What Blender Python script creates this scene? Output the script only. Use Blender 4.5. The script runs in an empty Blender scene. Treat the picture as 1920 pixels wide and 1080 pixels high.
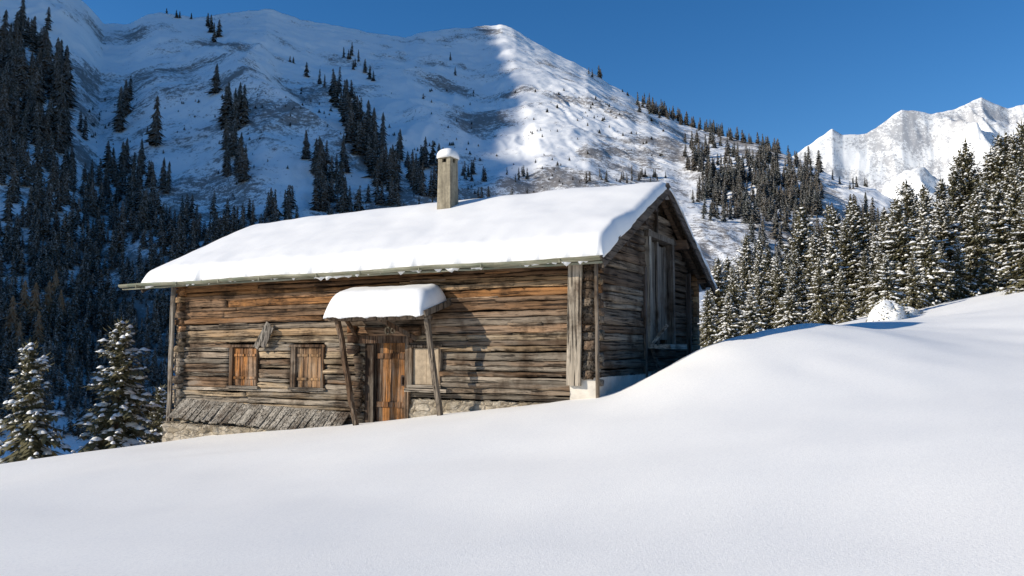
import bpy, math, random
import numpy as np
from mathutils import Vector
random.seed(7); RNG=np.random.RandomState(7)
scene=bpy.context.scene
COL=scene.collection
# ------------------------------------------------------------------ camera
F=1507.0; TH=math.radians(4.55)
cam=bpy.data.cameras.new("camera"); camo=bpy.data.objects.new("camera",cam); COL.objects.link(camo)
cam.sensor_width=36; cam.lens=36*F/1920; cam.clip_end=30000; cam.clip_start=.1
camo.location=(0,0,0); camo.rotation_euler=(math.pi/2+TH,0,0)
scene.camera=camo
def pix(px,py):
    U=(px-960)/F; V=(540-py)/F
    Y=math.cos(TH)-V*math.sin(TH)
    return U/Y,(math.sin(TH)+V*math.cos(TH))/Y
# ------------------------------------------------------------------ light
SH=np.array([-.972,-.231]); SH/=np.linalg.norm(SH); EL=math.radians(25)
sdir=Vector((SH[0]*math.cos(EL),SH[1]*math.cos(EL),math.sin(EL)))
sl=bpy.data.lights.new("sun","SUN"); sl.energy=5.0; sl.angle=math.radians(.5); sl.color=(1,.93,.815)
so=bpy.data.objects.new("sun",sl); COL.objects.link(so); so.rotation_euler=sdir.to_track_quat('Z','Y').to_euler(); so.location=(-30,-10,30)
w=bpy.data.worlds.new("World"); scene.world=w; w.use_nodes=True
nt=w.node_tree; bg=nt.nodes["Background"]
sky=nt.nodes.new("ShaderNodeTexSky"); sky.sky_type='NISHITA'; sky.sun_disc=False
sky.sun_elevation=EL; sky.sun_rotation=math.atan2(SH[0],SH[1]); sky.altitude=1800; sky.air_density=1.1; sky.dust_density=.15; sky.ozone_density=3.0
hs=nt.nodes.new("ShaderNodeHueSaturation"); hs.inputs['Saturation'].default_value=1.30; hs.inputs['Hue'].default_value=.504
nt.links.new(sky.outputs[0],hs.inputs['Color']); nt.links.new(hs.outputs[0],bg.inputs[0]); bg.inputs[1].default_value=.128
scene.view_settings.view_transform='Standard'; scene.view_settings.look='None'; scene.view_settings.exposure=0
# ------------------------------------------------------------------ noise
def hash_tab(seed):
    r=np.random.RandomState(seed); a=r.rand(256,256)*2*np.pi
    return np.cos(a),np.sin(a)
TABS={}
def gn(x,y,seed=0):
    if seed not in TABS: TABS[seed]=hash_tab(seed+11)
    gx,gy=TABS[seed]
    xi=np.floor(x).astype(int); yi=np.floor(y).astype(int); fx=x-xi; fy=y-yi
    sx=fx*fx*fx*(fx*(fx*6-15)+10); sy=fy*fy*fy*(fy*(fy*6-15)+10)
    def d(ix,iy):
        a=(xi+ix)&255; b=(yi+iy)&255
        return gx[a,b]*(fx-ix)+gy[a,b]*(fy-iy)
    n0=d(0,0)*(1-sx)+d(1,0)*sx; n1=d(0,1)*(1-sx)+d(1,1)*sx
    return (n0*(1-sy)+n1*sy)*1.5
def fbm(x,y,o=5,seed=0,g=.5):
    s=0;a=1
    for i in range(o):
        s=s+a*gn(x*2**i+i*17.3,y*2**i+i*9.1,seed+i); a*=g
    return s
def ridged(x,y,o=5,seed=0,g=.5):
    s=0;a=1;t=0
    for i in range(o):
        s=s+a*(1-np.abs(gn(x*2**i+i*7.7,y*2**i+i*3.3,seed+i))*1.6); t+=a; a*=g
    return s/t
def sst(a,b,x):
    t=np.clip((x-a)/(b-a),0,1); return t*t*(3-2*t)
# ------------------------------------------------------------------ helpers
def link(o,parent=None,label=None,cat=None,kind=None,group=None):
    COL.objects.link(o)
    if parent: o.parent=parent
    if label:o["label"]=label
    if cat:o["category"]=cat
    if kind:o["kind"]=kind
    if group:o["group"]=group
    return o
def mk(name,v,f,mat,smooth=False,cols=None,mi=None,**k):
    me=bpy.data.meshes.new(name)
    if isinstance(v,np.ndarray) and isinstance(f,np.ndarray):
        n=f.shape[1]
        me.vertices.add(len(v)); me.vertices.foreach_set("co",v.astype(np.float32).ravel())
        me.loops.add(f.size); me.loops.foreach_set("vertex_index",f.astype(np.int32).ravel())
        me.polygons.add(len(f)); me.polygons.foreach_set("loop_start",np.arange(0,f.size,n,dtype=np.int32))
        try: me.polygons.foreach_set("loop_total",np.full(len(f),n,dtype=np.int32))
        except Exception: pass
        me.update(calc_edges=True); me.validate()
    else:
        me.from_pydata([tuple(a) for a in v],[],[tuple(a) for a in f]); me.update()
    if cols is not None:
        ca=me.color_attributes.new("tint","FLOAT_COLOR","POINT")
        ca.data.foreach_set("color",np.array([(c[0],c[1],c[2],1) for c in cols],dtype=np.float32).ravel())
    if isinstance(mat,list):
        for m in mat: me.materials.append(m)
    else: me.materials.append(mat)
    if mi is not None: me.polygons.foreach_set("material_index",np.array(mi,dtype=np.int32))
    me.polygons.foreach_set("use_smooth",np.full(len(me.polygons),bool(smooth)))
    o=bpy.data.objects.new(name,me)
    return link(o,**k)
def gridf(nu,nv,off=0,wrap=False):
    i=np.arange(nu if wrap else nu-1)[:,None]; j=np.arange(nv-1)[None,:]
    i2=(i+1)%nu
    a=i*nv+j; b=i2*nv+j
    return np.stack([a,b,b+1,a+1],-1).reshape(-1,4)+off
# ------------------------------------------------------------------ material helpers
class NM:
    def __init__(s,name,rough=.8,spec=.2):
        s.m=bpy.data.materials.new(name); s.m.use_nodes=True; s.t=s.m.node_tree
        s.b=s.t.nodes["Principled BSDF"]; s.b.inputs["Roughness"].default_value=rough
        s.b.inputs["Specular IOR Level"].default_value=spec
    def n(s,ty,**k):
        x=s.t.nodes.new(ty)
        for a,b in k.items(): setattr(x,a,b)
        return x
    def l(s,a,b): s.t.links.new(a,b)
    def coord(s,kind="Object",scale=(1,1,1),rot=(0,0,0)):
        if kind=="Position": c=s.n("ShaderNodeNewGeometry").outputs["Position"]
        else: c=s.n("ShaderNodeTexCoord").outputs[kind]
        m=s.n("ShaderNodeMapping"); m.inputs["Scale"].default_value=scale; m.inputs["Rotation"].default_value=rot
        s.l(c,m.inputs[0]); return m.outputs[0]
    def noise(s,c,scale,detail=4,rough=.55,dist=0):
        x=s.n("ShaderNodeTexNoise"); x.inputs["Scale"].default_value=scale; x.inputs["Detail"].default_value=detail
        x.inputs["Roughness"].default_value=rough; x.inputs["Distortion"].default_value=dist; s.l(c,x.inputs["Vector"]); return x.outputs["Fac"]
    def ramp(s,f,pts):
        x=s.n("ShaderNodeValToRGB"); e=x.color_ramp.elements
        while len(e)<len(pts): e.new(.5)
        for i,(p,c) in enumerate(pts):
            e[i].position=p; e[i].color=(c,c,c,1) if not isinstance(c,tuple) else (*c,1)
        s.l(f,x.inputs[0]); return x.outputs[0]
    def mr(s,f,a,b,c,d):
        x=s.n("ShaderNodeMapRange"); s.l(f,x.inputs[0])
        for i,v in enumerate((a,b,c,d)): x.inputs[i+1].default_value=v
        return x.outputs[0]
    def mix(s,f,a,b,mode='MIX'):
        x=s.n("ShaderNodeMix",data_type='RGBA',blend_type=mode)
        for v,i in ((f,0),(a,6),(b,7)):
            if isinstance(v,(int,float)): x.inputs[i].default_value=v
            elif isinstance(v,tuple): x.inputs[i].default_value=(*v,1)
            else: s.l(v,x.inputs[i])
        return x.outputs[2]
    def math(s,op,a,b=0,clamp=False):
        x=s.n("ShaderNodeMath",operation=op,use_clamp=clamp)
        for v,i in ((a,0),(b,1)):
            if isinstance(v,(int,float)): x.inputs[i].default_value=v
            else: s.l(v,x.inputs[i])
        return x.outputs[0]
    def bump(s,h,strength,dist,prev=None):
        x=s.n("ShaderNodeBump"); x.inputs["Strength"].default_value=strength; x.inputs["Distance"].default_value=dist
        s.l(h,x.inputs["Height"]); 
        if prev: s.l(prev,x.inputs["Normal"])
        return x.outputs[0]
    def fin(s,col,nor=None):
        if isinstance(col,tuple): s.b.inputs["Base Color"].default_value=(*col,1)
        else: s.l(col,s.b.inputs["Base Color"])
        if nor: s.l(nor,s.b.inputs["Normal"])
        return s.m
def wood(name,axis=0,crack=.85):
    m=NM(name,.85,.15)
    sc=[12,12,12]; sc[axis]=.6
    c=m.coord("Object",tuple(sc)); n1=m.noise(c,1,9,.7,.5)
    sc2=[30,30,30]; sc2[axis]=.8
    c2=m.coord("Object",tuple(sc2)); n2=m.noise(c2,1,5,.65)
    c3=m.coord("Object",(1,1,1)); n3=m.noise(c3,1.1,5,.65)
    sc4=[5,5,5]; sc4[axis]=.9
    c4=m.coord("Object",tuple(sc4)); n4=m.noise(c4,1,4,.6)
    a=m.n("ShaderNodeAttribute"); a.attribute_name="tint"; base=a.outputs["Color"]
    sz=m.n("ShaderNodeSeparateXYZ"); m.l(m.n("ShaderNodeTexCoord").outputs["Object"],sz.inputs[0])
    low=m.mr(sz.outputs[2],1.3,-.5,.08,1.0)
    base=m.mix(m.math('MULTIPLY',m.ramp(n4,[(.44,0),(.62,.75)]),low),base,(.26,.22,.17))
    base=m.mix(m.ramp(n3,[(.36,.8),(.50,0)]),base,(.060,.034,.018))
    k=m.ramp(n1,[(.28,.34),(.5,.95),(.75,1.7)])
    col=m.mix(1.0,base,k,'MULTIPLY')
    cr=m.ramp(n2,[(.38,1.0),(.45,0.0)]); col=m.mix(m.math('MULTIPLY',cr,crack),col,(.012,.009,.007))
    h=m.math('SUBTRACT',n1,m.math('MULTIPLY',cr,.6))
    return m.fin(col,m.bump(h,1.0,.032))
def snowmat(name,bumpy=1.0,tex=3.0,grain=.22,base=((.955,.925,.862),(.97,.945,.885)),sp=0.0):
    m=NM(name,.6,.25)
    c=m.coord("Position")
    n1=m.noise(c,tex,4,.55); n2=m.noise(c,45,4,.75); n3=m.noise(c,.25,2,.5); n4=m.noise(c,190,2,.6)
    col=m.mix(n3,base[0],base[1])
    col=m.mix(m.ramp(n4,[(.34,.35),(.5,0)]),col,(.66,.67,.70))
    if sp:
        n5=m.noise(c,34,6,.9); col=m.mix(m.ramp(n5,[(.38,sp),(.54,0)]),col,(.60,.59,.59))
    b=m.bump(n1,.25*bumpy,.03); b=m.bump(n2,grain,.008,b)
    return m.fin(col,b)
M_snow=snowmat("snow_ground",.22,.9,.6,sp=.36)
M_rsnow=snowmat("roof_snow",.5,2.6,.35,((.87,.85,.81),(.89,.87,.83)))
M_logx=wood("weathered_logs_long",0); M_logy=wood("weathered_logs_gable",1); M_vert=wood("weathered_upright_boards",2)
def plain(name,c,r=.8,sc=8,var=.35):
    m=NM(name,r,.2); co=m.coord("Object"); n=m.noise(co,sc,6,.65)
    col=m.mix(1.0,c,m.ramp(n,[(.3,1-var),(.7,1+var)]),'MULTIPLY'); return m.fin(col,m.bump(n,.5,.02))
M_dark=plain("gap_shade",(.012,.009,.007))  # near-black colour painted as shade for log gaps and flue
M_panel=plain("pale_weathered_panel",(.40,.31,.21),.85,7,.28)
def conc():
    m=NM("chimney_concrete",.9,.15); c=m.coord("Object"); n=m.noise(c,9,6,.7); c2=m.coord("Object",(9,9,1.2)); n2=m.noise(c2,1,4,.6)
    col=m.mix(m.ramp(n2,[(.4,0),(.65,1)]),(.35,.30,.21),(.20,.17,.12)); col=m.mix(1.0,col,m.ramp(n,[(.3,.7),(.7,1.25)]),'MULTIPLY'); return m.fin(col,m.bump(n,.7,.02))
M_conc=conc()
def gut():
    m=NM("gutter_weathered",.75,.2); c=m.coord("Object",(1.2,9,9)); n=m.noise(c,1,7,.7); n2=m.noise(m.coord("Object"),2.2,4,.6)
    col=m.mix(m.ramp(n,[(.35,0),(.65,1)]),(.15,.14,.09),(.38,.36,.26)); col=m.mix(m.ramp(n2,[(.5,0),(.65,.6)]),col,(.16,.19,.13)); return m.fin(col,m.bump(n,.8,.02))
M_metal=gut()
M_iron=plain("rusty_iron",(.05,.03,.02),.6,20,.4)
def stonemat():
    m=NM("rubble_stone",.92,.15); c=m.coord("Object",(1,1,2.0)); 
    nn=m.n("ShaderNodeTexNoise"); nn.inputs["Scale"].default_value=3; nn.inputs["Detail"].default_value=5; m.l(c,nn.inputs["Vector"])
    cc=m.mix(.25,c,nn.outputs["Color"])
    v=m.n("ShaderNodeTexVoronoi"); v.inputs["Scale"].default_value=4.6; m.l(cc,v.inputs["Vector"])
    v2=m.n("ShaderNodeTexVoronoi",feature='DISTANCE_TO_EDGE'); v2.inputs["Scale"].default_value=4.6; m.l(cc,v2.inputs["Vector"])
    n=m.noise(c,7,8,.8); n5=m.noise(c,1.9,5,.65)
    sc=m.n("ShaderNodeSeparateColor"); m.l(v.outputs["Color"],sc.inputs[0])
    col=m.mix(sc.outputs[0],(.32,.255,.17),(.62,.53,.40)); col=m.mix(m.ramp(n5,[(.45,0),(.62,.8)]),col,(.72,.63,.50)); col=m.mix(1.0,col,m.ramp(n,[(.3,.5),(.65,1.2)]),'MULTIPLY')
    e=m.ramp(v2.outputs["Distance"],[(0.0,0.0),(.16,1.0)])
    col=m.mix(m.ramp(e,[(.0,.5),(.35,0)]),col,(.14,.10,.07))
    return m.fin(col,m.bump(m.math('ADD',m.math('MULTIPLY',e,.6),m.math('MULTIPLY',n,1.1)),1.0,.07))
M_stone=stonemat()
def plaster():
    m=NM("whitewashed_plinth",.9,.2); c=m.coord("Object"); n=m.noise(c,3,6,.7)
    return m.fin(m.mix(m.ramp(n,[(.35,0),(.7,1)]),(.74,.68,.58),(.54,.48,.40)),m.bump(n,.5,.03))
M_plast=plaster()
# ------------------------------------------------------------------ ground
CP=np.array([(0,0,-1.75),(0,-15,-2.2),(-15,-10,-3),(15,-10,-.6),(-4.3,7,-1.95),(0,8,-1.68),(0,12,-1.47),(-4,14,-1.85),(-8,16,-2.2),
(-12.6,20,-2.78),(-11.1,21,-2.60),(-9.2,21.5,-2.38),(-16,25,-4.3),(-11.5,26,-3.35),(-20,31,-7),(-30,40,-12),(-24,20,-6),(-16,12,-3.3),(-10,8,-2.3),
(-6.5,20.2,-1.95),(-3.5,18.6,-1.64),(-1.33,17.4,-1.32),(1.1,16.1,-.95),(1.9,15.6,-.84),
(2.45,15.4,-.62),(3.05,15.8,-.33),(3.8,16.3,.03),(4.96,17,.37),(6.6,18.5,.63),(9.9,22,.84),(12.2,24,1.02),(14.2,25,1.48),(16.6,26,2.07),(8.5,17.6,.42),(10.3,19.5,.62),
(2.3,17.3,-.95),(3.6,19.6,-.75),(4.9,22,-.3),(5.6,20.5,-.1),(9,27,.55),(16,32,1.7),(22,40,2.6),(10,42,.2),(0,32,-2.0),(-6,30,-3),
(5,8,-1.0),(9,14,-.08),(5,14,-.25),(3,10,-1.15),(13,20,1.0),(24,22,3.2),(20,8,1.4),(3.2,4.5,-1.45),(30,30,4.0),(-5,36,-5),(40,50,5),(0,50,-3)],float)
def tps_fit(P,lam=.02):
    n=len(P); d=np.hypot(P[:,None,0]-P[None,:,0],P[:,None,1]-P[None,:,1])
    K=np.where(d>0,d*d*np.log(d+1e-9),0)+lam*np.eye(n)
    Q=np.c_[np.ones(n),P[:,:2]]
    A=np.block([[K,Q],[Q.T,np.zeros((3,3))]])
    return np.linalg.solve(A,np.r_[P[:,2],0,0,0])
TW=tps_fit(CP)
def tps(x,y):
    o=TW[-3]+TW[-2]*x+TW[-1]*y
    for i,(a,b,_) in enumerate(CP):
        d2=(x-a)**2+(y-b)**2+1e-9
        o=o+TW[i]*.5*d2*np.log(d2)
    return o
def gz(x,y):
    x=np.asarray(x,float); y=np.asarray(y,float)
    s=.8*y-.6*x
    far=-40*sst(20,220,s)+.07*np.clip(x,-20,400)-1.5
    near=np.clip(tps(np.clip(x,-50,60),np.clip(y,-40,70)),-30,12)
    r=np.hypot(x,y-14); wgt=sst(26,60,r)
    z=near*(1-wgt)+far*wgt
    z=z+.045*fbm(x*.2,y*.3,2,5)+.012*gn(x*.45+y*.2,y*.8,15)+.006*gn(x*1.1-y*.5,y*1.3,16)
    z=z+.05*np.exp(-((x-6)**2+(y-19)**2)/30)*gn(x*.9+y*.3,y*.5,9)
    z=z+sst(40,200,r)*2*fbm(x/60,y/60,4,21)
    return z
az=np.r_[np.linspace(-42,42,560),np.linspace(42,318,140)[1:-1]]
az=np.radians(az)
rr=np.r_[np.linspace(.3,32,260),np.geomspace(32.3,300,90),np.geomspace(310,9000,40)]
A,R=np.meshgrid(az,rr,indexing='ij'); X=R*np.sin(A); Y=R*np.cos(A)
Z=gz(X,Y); 
V=np.stack([X,Y,Z],-1).reshape(-1,3)
fc=gridf(len(az),len(rr),0,True)[:,::-1]
g0=mk("ground",V,fc,M_snow,True,kind="structure",label="smooth untouched snow slope around the hut")
# ------------------------------------------------------------------ mountains
def mountmat(name,veg=0.0,scale=1.0,bumpd=1.3,lo=-40,hi=620,dk=((.045,.034,.026),(.15,.11,.08)),amt=.8,alo=.16,ahi=-.17,fa=1.9):
    m=NM(name,.75,.15); c=m.coord("Position")
    gN=m.n("ShaderNodeNewGeometry"); sp=m.n("ShaderNodeSeparateXYZ"); m.l(gN.outputs["Position"],sp.inputs[0])
    sn=m.n("ShaderNodeSeparateXYZ"); m.l(gN.outputs["Normal"],sn.inputs[0])
    big=m.noise(c,.0085*scale,3,.6,.2); mid=m.noise(c,.035*scale,4,.6,.1); fine=m.noise(c,.22*scale,5,.9)
    alt=m.mr(sp.outputs[2],lo,hi,alo,ahi); st=m.mr(sn.outputs[2],.6,.9,.07,-.03)
    s=m.math('ADD',m.math('MULTIPLY',m.math('SUBTRACT',big,.5),1.9),m.math('MULTIPLY',m.math('SUBTRACT',mid,.5),.8))
    s=m.math('ADD',s,m.math('MULTIPLY',m.math('SUBTRACT',fine,.5),fa))
    s=m.math('ADD',s,alt); s=m.math('ADD',s,st); s=m.math('ADD',s,.5-.12+veg)
    k=m.ramp(s,[(.48,0.0),(.62,1.0)])
    vc=m.mix(mid,dk[0],dk[1])
    col=m.mix(m.math('MULTIPLY',k,amt),(.91,.90,.875),vc)
    return m.fin(col,m.bump(m.math('ADD',m.math('MULTIPLY',fine,.6),m.math('MULTIPLY',mid,.6)),.45,bumpd/scale))
M_mt=mountmat("mountain_snow_and_scrub",.015); M_far=mountmat("distant_mountain_snow",.0,.22,1.4,500,1900,((.12,.12,.14),(.27,.26,.27)),.6,.08,-.05); M_oc=mountmat("shadow_ridge",-.1)
sil=[(-300,-90),(0,-60),(120,-25),(160,5),(195,45),(235,45),(300,22),(335,30),(400,32),(430,24),(500,15),(560,35),(640,50),(700,62),(760,68),(800,60),(850,52),(900,50),(940,45),(965,54),(1000,76),(1040,100),(1100,130),(1190,185),(1290,235),(1360,255),(1420,270),(1500,300),(1560,328),(1640,355),(1760,420),(1950,520),(2300,600)]
SU=[];SE=[]
for a,b in sil:
    u,e=pix(a,b); SU.append(u); SE.append(e)
nu,nt_=860,460
U=np.linspace(-.98,.85,nu); tt=np.r_[np.linspace(0,1,nt_-60),np.linspace(1,1.5,61)[1:]]
UU,TT=np.meshgrid(U,tt,indexing='ij')
T=np.interp(UU,SU,SE)+.0012*gn(UU*60,UU*0+.5,3)
y1=np.interp(UU,[-.98,-.6,-.3,-.02,.12,.25,.38,.5,.85],[1000,1080,1350,1600,1480,1250,980,800,700])
y0=170+40*sst(0,.5,UU)
tc=np.clip(TT,0,1)
YY=y0+(y1-y0)*TT
Z1=T*y1
ue=np.linspace(-1,.9,400); ee=np.interp(ue,[-.98,-.3,-.04,.08,.22,.34,.85],[.95,.97,1.13,1.0,.84,.78,.78]); ee=np.convolve(np.pad(ee,12,'edge'),np.ones(25)/25,'valid')
ex_=np.interp(UU,ue,ee)
ZZ=-44+(Z1+44)*tc**ex_
back=np.clip(TT-1,0,1); ZZ=ZZ-back*(y1-y0)*.75
XX=UU*YY
env=np.sin(np.pi*np.clip(tc,0,1))**.7
wu=XX*.9+.35*YY+60*fbm(XX/260,YY/260,3,31)
gul=1-np.abs(gn(wu/230,YY/900,33))*1.5
right=sst(-.03,.06,UU)
ZZ=ZZ-env*(34-16*right)*(1-gul)
ZZ=ZZ+env*(9-5*right)*(fbm(XX/150,YY/170,4,41,.45)-.5)
uc=-.012+.085*(1-tc)**1.2
dr_=(UU-uc)
rib=np.where(dr_<0,np.exp(-(dr_/.013)**2),np.exp(-(dr_/.20)**2))*env*sst(.15,.5,tc)
ZZ=ZZ+rib*9-env*12*np.exp(-((dr_+.075)/.05)**2)*sst(.2,.6,tc)
wv=(XX+.30*YY)+30*fbm(XX/90,YY/140,3,3)
gul2=1-np.abs(gn(wv/42,YY/300,55))*1.5; gul3=1-np.abs(gn(wv/17,YY/170,58))*1.5
mod=.35+1.2*np.clip(fbm(XX/180,YY/220,2,66)+.3,0,1)
ZZ=ZZ-env*(3.4*(1-gul2)+1.3*(1-gul3))*(1.2-.4*right)*mod
ZZ=ZZ+(1.6*fbm(XX/35,YY/35,5,61,.6)+(2.4-1.4*right)*(ridged(XX/60,YY/80,4,71)-.7))*sst(.0,.15,tc)
MV=np.stack([XX,YY,ZZ],-1)
mk("mountain",MV.reshape(-1,3),gridf(nu,nt_)[:,::1],M_mt,True,kind="structure",label="steep snowy mountain slope with scrub and rock patches")
MEL=ZZ[:,:nt_-60]/YY[:,:nt_-60]
MEM=np.maximum.accumulate(MEL,axis=1)
def onmt(px,py):
    u,e=pix(px,py); i=int(np.clip(round((u-U[0])/(U[1]-U[0])),0,nu-1))
    j=int(np.searchsorted(MEM[i],e)); j=min(j,MEM.shape[1]-1)
    return MV[i,j]
# crest profile of an unseen ridge, fitted so its shadow covers chosen main slopes
TE=math.tan(EL); per=np.array([SH[1],-SH[0]])
sub=MV[:, :nt_-60][::3, ::3].reshape(-1,3); el_=sub[:,2]/sub[:,1]; u_=sub[:,0]/sub[:,1]
pp_=sub[:,:2]@per; dd_=-(sub[:,:2]@SH); zp=sub[:,2]+TE*(dd_+2500)
bel=[];bu=[]
for a,b in [(935,45),(962,100),(1000,150),(1006,185),(965,215),(948,255),(965,290),(1000,320),(990,360),(960,420),(900,520),(880,640)]:
    u,e=pix(a,b); bel.append(e); bu.append(u)
ub=np.interp(el_,bel[::-1],bu[::-1]); lit=u_>ub; wt=np.exp(-np.abs(u_-ub)/.12)
bins=np.arange(150,1800,40); HP=[]; BP=[]
for b in bins:
    mq=(pp_>b-30)&(pp_<b+30)
    if mq.sum()<30: continue
    z_=zp[mq]; l_=lit[mq]; w_=wt[mq]
    cand=np.linspace(z_.min(),z_.max(),60); cost=[(w_*((z_>c)&~l_)).sum()+(w_*((z_<=c)&l_)).sum() for c in cand]
    HP.append(cand[int(np.argmin(cost))]); BP.append(b)
HP=np.array(HP); HP=np.convolve(np.r_[HP[0],HP,HP[-1]],[.25,.5,.25],'valid')
# distant peak
sil2=[(1340,395),(1400,360),(1440,330),(1480,296),(1520,268),(1560,241),(1580,252),(1625,250),(1660,226),(1690,205),(1720,207),(1750,214),(1800,198),(1840,183),(1865,193),(1890,203),(1920,194),(2000,170),(2200,240),(2500,300)]
S2=[pix(a,b) for a,b in sil2]
n2u,n2t=640,320
U2=np.linspace(.22,1.15,n2u); t2=np.r_[np.linspace(0,1,n2t-40),np.linspace(1,1.4,41)[1:]]
UU,TT=np.meshgrid(U2,t2,indexing='ij'); T=np.interp(UU,[a for a,b in S2],[b for a,b in S2])+.0012*gn(UU*90,UU*0+.3,8)
y1=5200; y0=2400; tc=np.clip(TT,0,1); YY=y0+(y1-y0)*TT; XX=UU*YY
ZZ=50+(T*y1-50)*tc**1.1-np.clip(TT-1,0,1)*2200
env=np.sin(np.pi*tc)**.6
wx=140*fbm(XX/700,YY/700,3,4); sk=XX+.5*YY+wx*2
ZZ=ZZ-env*470*(1-ridged(sk/850,(YY-.4*XX)/1500,4,83,.45))*1.6
ZZ=ZZ-(36*(1-ridged((XX-.3*YY+wx)/260,(YY+.3*XX)/420,4,91,.5)))*sst(0,.3,tc)*(1-.8*sst(.96,1,tc))*1.6
mk("distant_mountain",np.stack([XX,YY,ZZ],-1).reshape(-1,3),gridf(n2u,n2t),M_far,True,kind="structure",label="distant sunlit snow covered mountain peak")
# unseen ridge added beside the valley, crest shaped to shade the main mountain
pp=np.linspace(-1800,3400,400); qq=np.linspace(-1700,1700,91)
P_,Q_=np.meshgrid(pp,qq,indexing='ij')
hb=[(-1800,200),(-300,480),(60,900),(120,1060)]+[(float(a),float(max(b,900))) for a,b in zip(BP,HP)]+[(2300,2050),(3400,900)]
H=np.interp(P_,[a for a,b in hb],[b for a,b in hb])+ (14*fbm(P_/60,P_*0+2,3,14))*sst(200,500,P_)
H=H*(1-np.abs(Q_)/1700)+ (60*(ridged(P_/150,Q_/260,5,14)-1))*np.clip(np.abs(Q_)/300,0,1)
base=SH*2500
XO=base[0]+per[0]*P_+SH[0]*Q_; YO=base[1]+per[1]*P_+SH[1]*Q_
mk("shadow_ridge",np.stack([XO,YO,H],-1).reshape(-1,3),gridf(400,91),M_oc,True,kind="structure",label="unseen snowy ridge shaped to shade the main mountain")
# ------------------------------------------------------------------ hut
class MB:
    def __init__(s): s.v=[];s.f=[];s.c=[]
    def add(s,v,f,c):
        o=len(s.v); s.v+=list(v); s.f+=[tuple(i+o for i in q) for q in f]; s.c+=[c]*len(v) if isinstance(c,tuple) else list(c)
    def box(s,x0,x1,y0,y1,z0,z1,c=(.2,.15,.1),j=0.0):
        v=[(x+random.uniform(-j,j),y+random.uniform(-j,j)*.5,z+random.uniform(-j,j)) for x in (x0,x1) for y in (y0,y1) for z in (z0,z1)]
        s.add(v,[(0,1,3,2),(4,6,7,5),(0,4,5,1),(2,3,7,6),(0,2,6,4),(1,5,7,3)],c)
    def beam(s,a,b,w,h,c,j=0.0,up=(0,0,1)):
        a=Vector(a);b=Vector(b); d=(b-a).normalized(); u=Vector(up)
        sx=d.cross(u); sx=sx.normalized() if sx.length>1e-4 else Vector((1,0,0)); uu=sx.cross(d)
        n=max(1,int((b-a).length/.4)); v=[];f=[]
        for i in range(n+1):
            p=a.lerp(b,i/n)+sx*random.uniform(-j,j)+uu*random.uniform(-j,j)
            for q,r in ((-1,-1),(1,-1),(1,1),(-1,1)): v.append(tuple(p+sx*q*w/2+uu*r*h/2))
            if i:
                o=(i-1)*4
                for k in range(4): f.append((o+k,o+(k+1)%4,o+4+(k+1)%4,o+4+k))
        f.append((3,2,1,0)); o=n*4; f.append((o,o+1,o+2,o+3)); s.add(v,f,c)
    def log(s,ax,a0,a1,c0,z,rz,ry,c,rough=1.0):
        n=max(2,int(abs(a1-a0)/.14)); K=12; v=[];f=[]
        ph=random.random()*100; ph2=random.random()*100; pw=random.uniform(.22,.45); tp=random.uniform(-.18,.18)*rough
        jit=[(random.uniform(-.018,.018),random.uniform(-.01,.01)) for _ in range(K)]
        for i in range(n+1):
            a=a0+(a1-a0)*i/n
            e=.008*rough*math.sin(a*.9+ph)+.005*rough*math.sin(a*2.7+ph*2)+.004*rough*math.sin(a*6.1+ph2)
            sc=1+.08*rough*math.sin(a*1.3+ph*1.7)+.05*rough*math.sin(a*4.3+ph2)+tp*(i/n-.5)*2
            for k in range(K):
                t=2*math.pi*(k+.5)/K; cy=math.copysign(abs(math.cos(t))**pw,math.cos(t)); sz=math.copysign(abs(math.sin(t))**pw,math.sin(t))
                y=c0+ry*cy*(1+.4*(sc-1))+e*.9+jit[k][0]+random.uniform(-.006,.006); zz=z+rz*sc*sz+e+jit[k][1]+random.uniform(-.006,.006)
                v.append((a,y,zz) if ax==0 else (y,a,zz))
            if i:
                o=(i-1)*K
                for k in range(K): f.append((o+k,o+(k+1)%K,o+K+(k+1)%K,o+K+k))
        f.append(tuple(range(K))[::-1]); f.append(tuple(n*K+k for k in range(K)))
        s.add(v,f,c)
    def mk(s,name,mat,parent,smooth=False,**k): return mk(name,s.v,s.f,mat,smooth,s.c,parent=parent,**k)
hut=bpy.data.objects.new("log_hut",None); link(hut,label="old weathered log hut with snow covered roof on a snowy slope",cat="hut")
hut.location=(1.63,15.99,0); hut.rotation_euler=(0,0,-math.atan2(.479,.8777))
D=7.25; YR=3.62; SL=.524; ZE=1.86
def deck(y): return ZE+ (YR+.5-abs(y-YR))*SL
def lerp3(a,b,t): return tuple(a[i]*(1-t)+b[i]*t for i in range(3))
GREY=(.33,.27,.20); ORG=(.46,.205,.065); BRN=(.18,.10,.05); TAN=(.42,.29,.155)
def tint(z,x):
    h=(z+.9)/2.9
    if x<-6: h+=.04
    h=min(1,max(0,h+random.uniform(-.25,.25)))
    c=lerp3(GREY,ORG,min(1,max(0,h-.40)*1.8))
    r=random.random()
    if r<.38: c=lerp3(c,BRN,random.uniform(.3,.95))
    elif r<.5: c=lerp3(c,TAN,.6)
    k=random.uniform(.65,1.25); return tuple(a*k for a in c)
OP=[(-10.05,-9.02,-.88,.15),(-7.94,-6.88,-.88,.15),(-5.66,-4.44,-4,.27),(-4.36,-3.56,-.74,.12)]
def rows(z0,z1,a=.095,b=.195):
    z=z0; out=[]
    while z<z1:
        h=random.uniform(a,b); out.append((z+h/2,h/2)); z+=h
    return out
WL=-12.12
front=MB(); rws=rows(-1.78,2.12)
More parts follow.
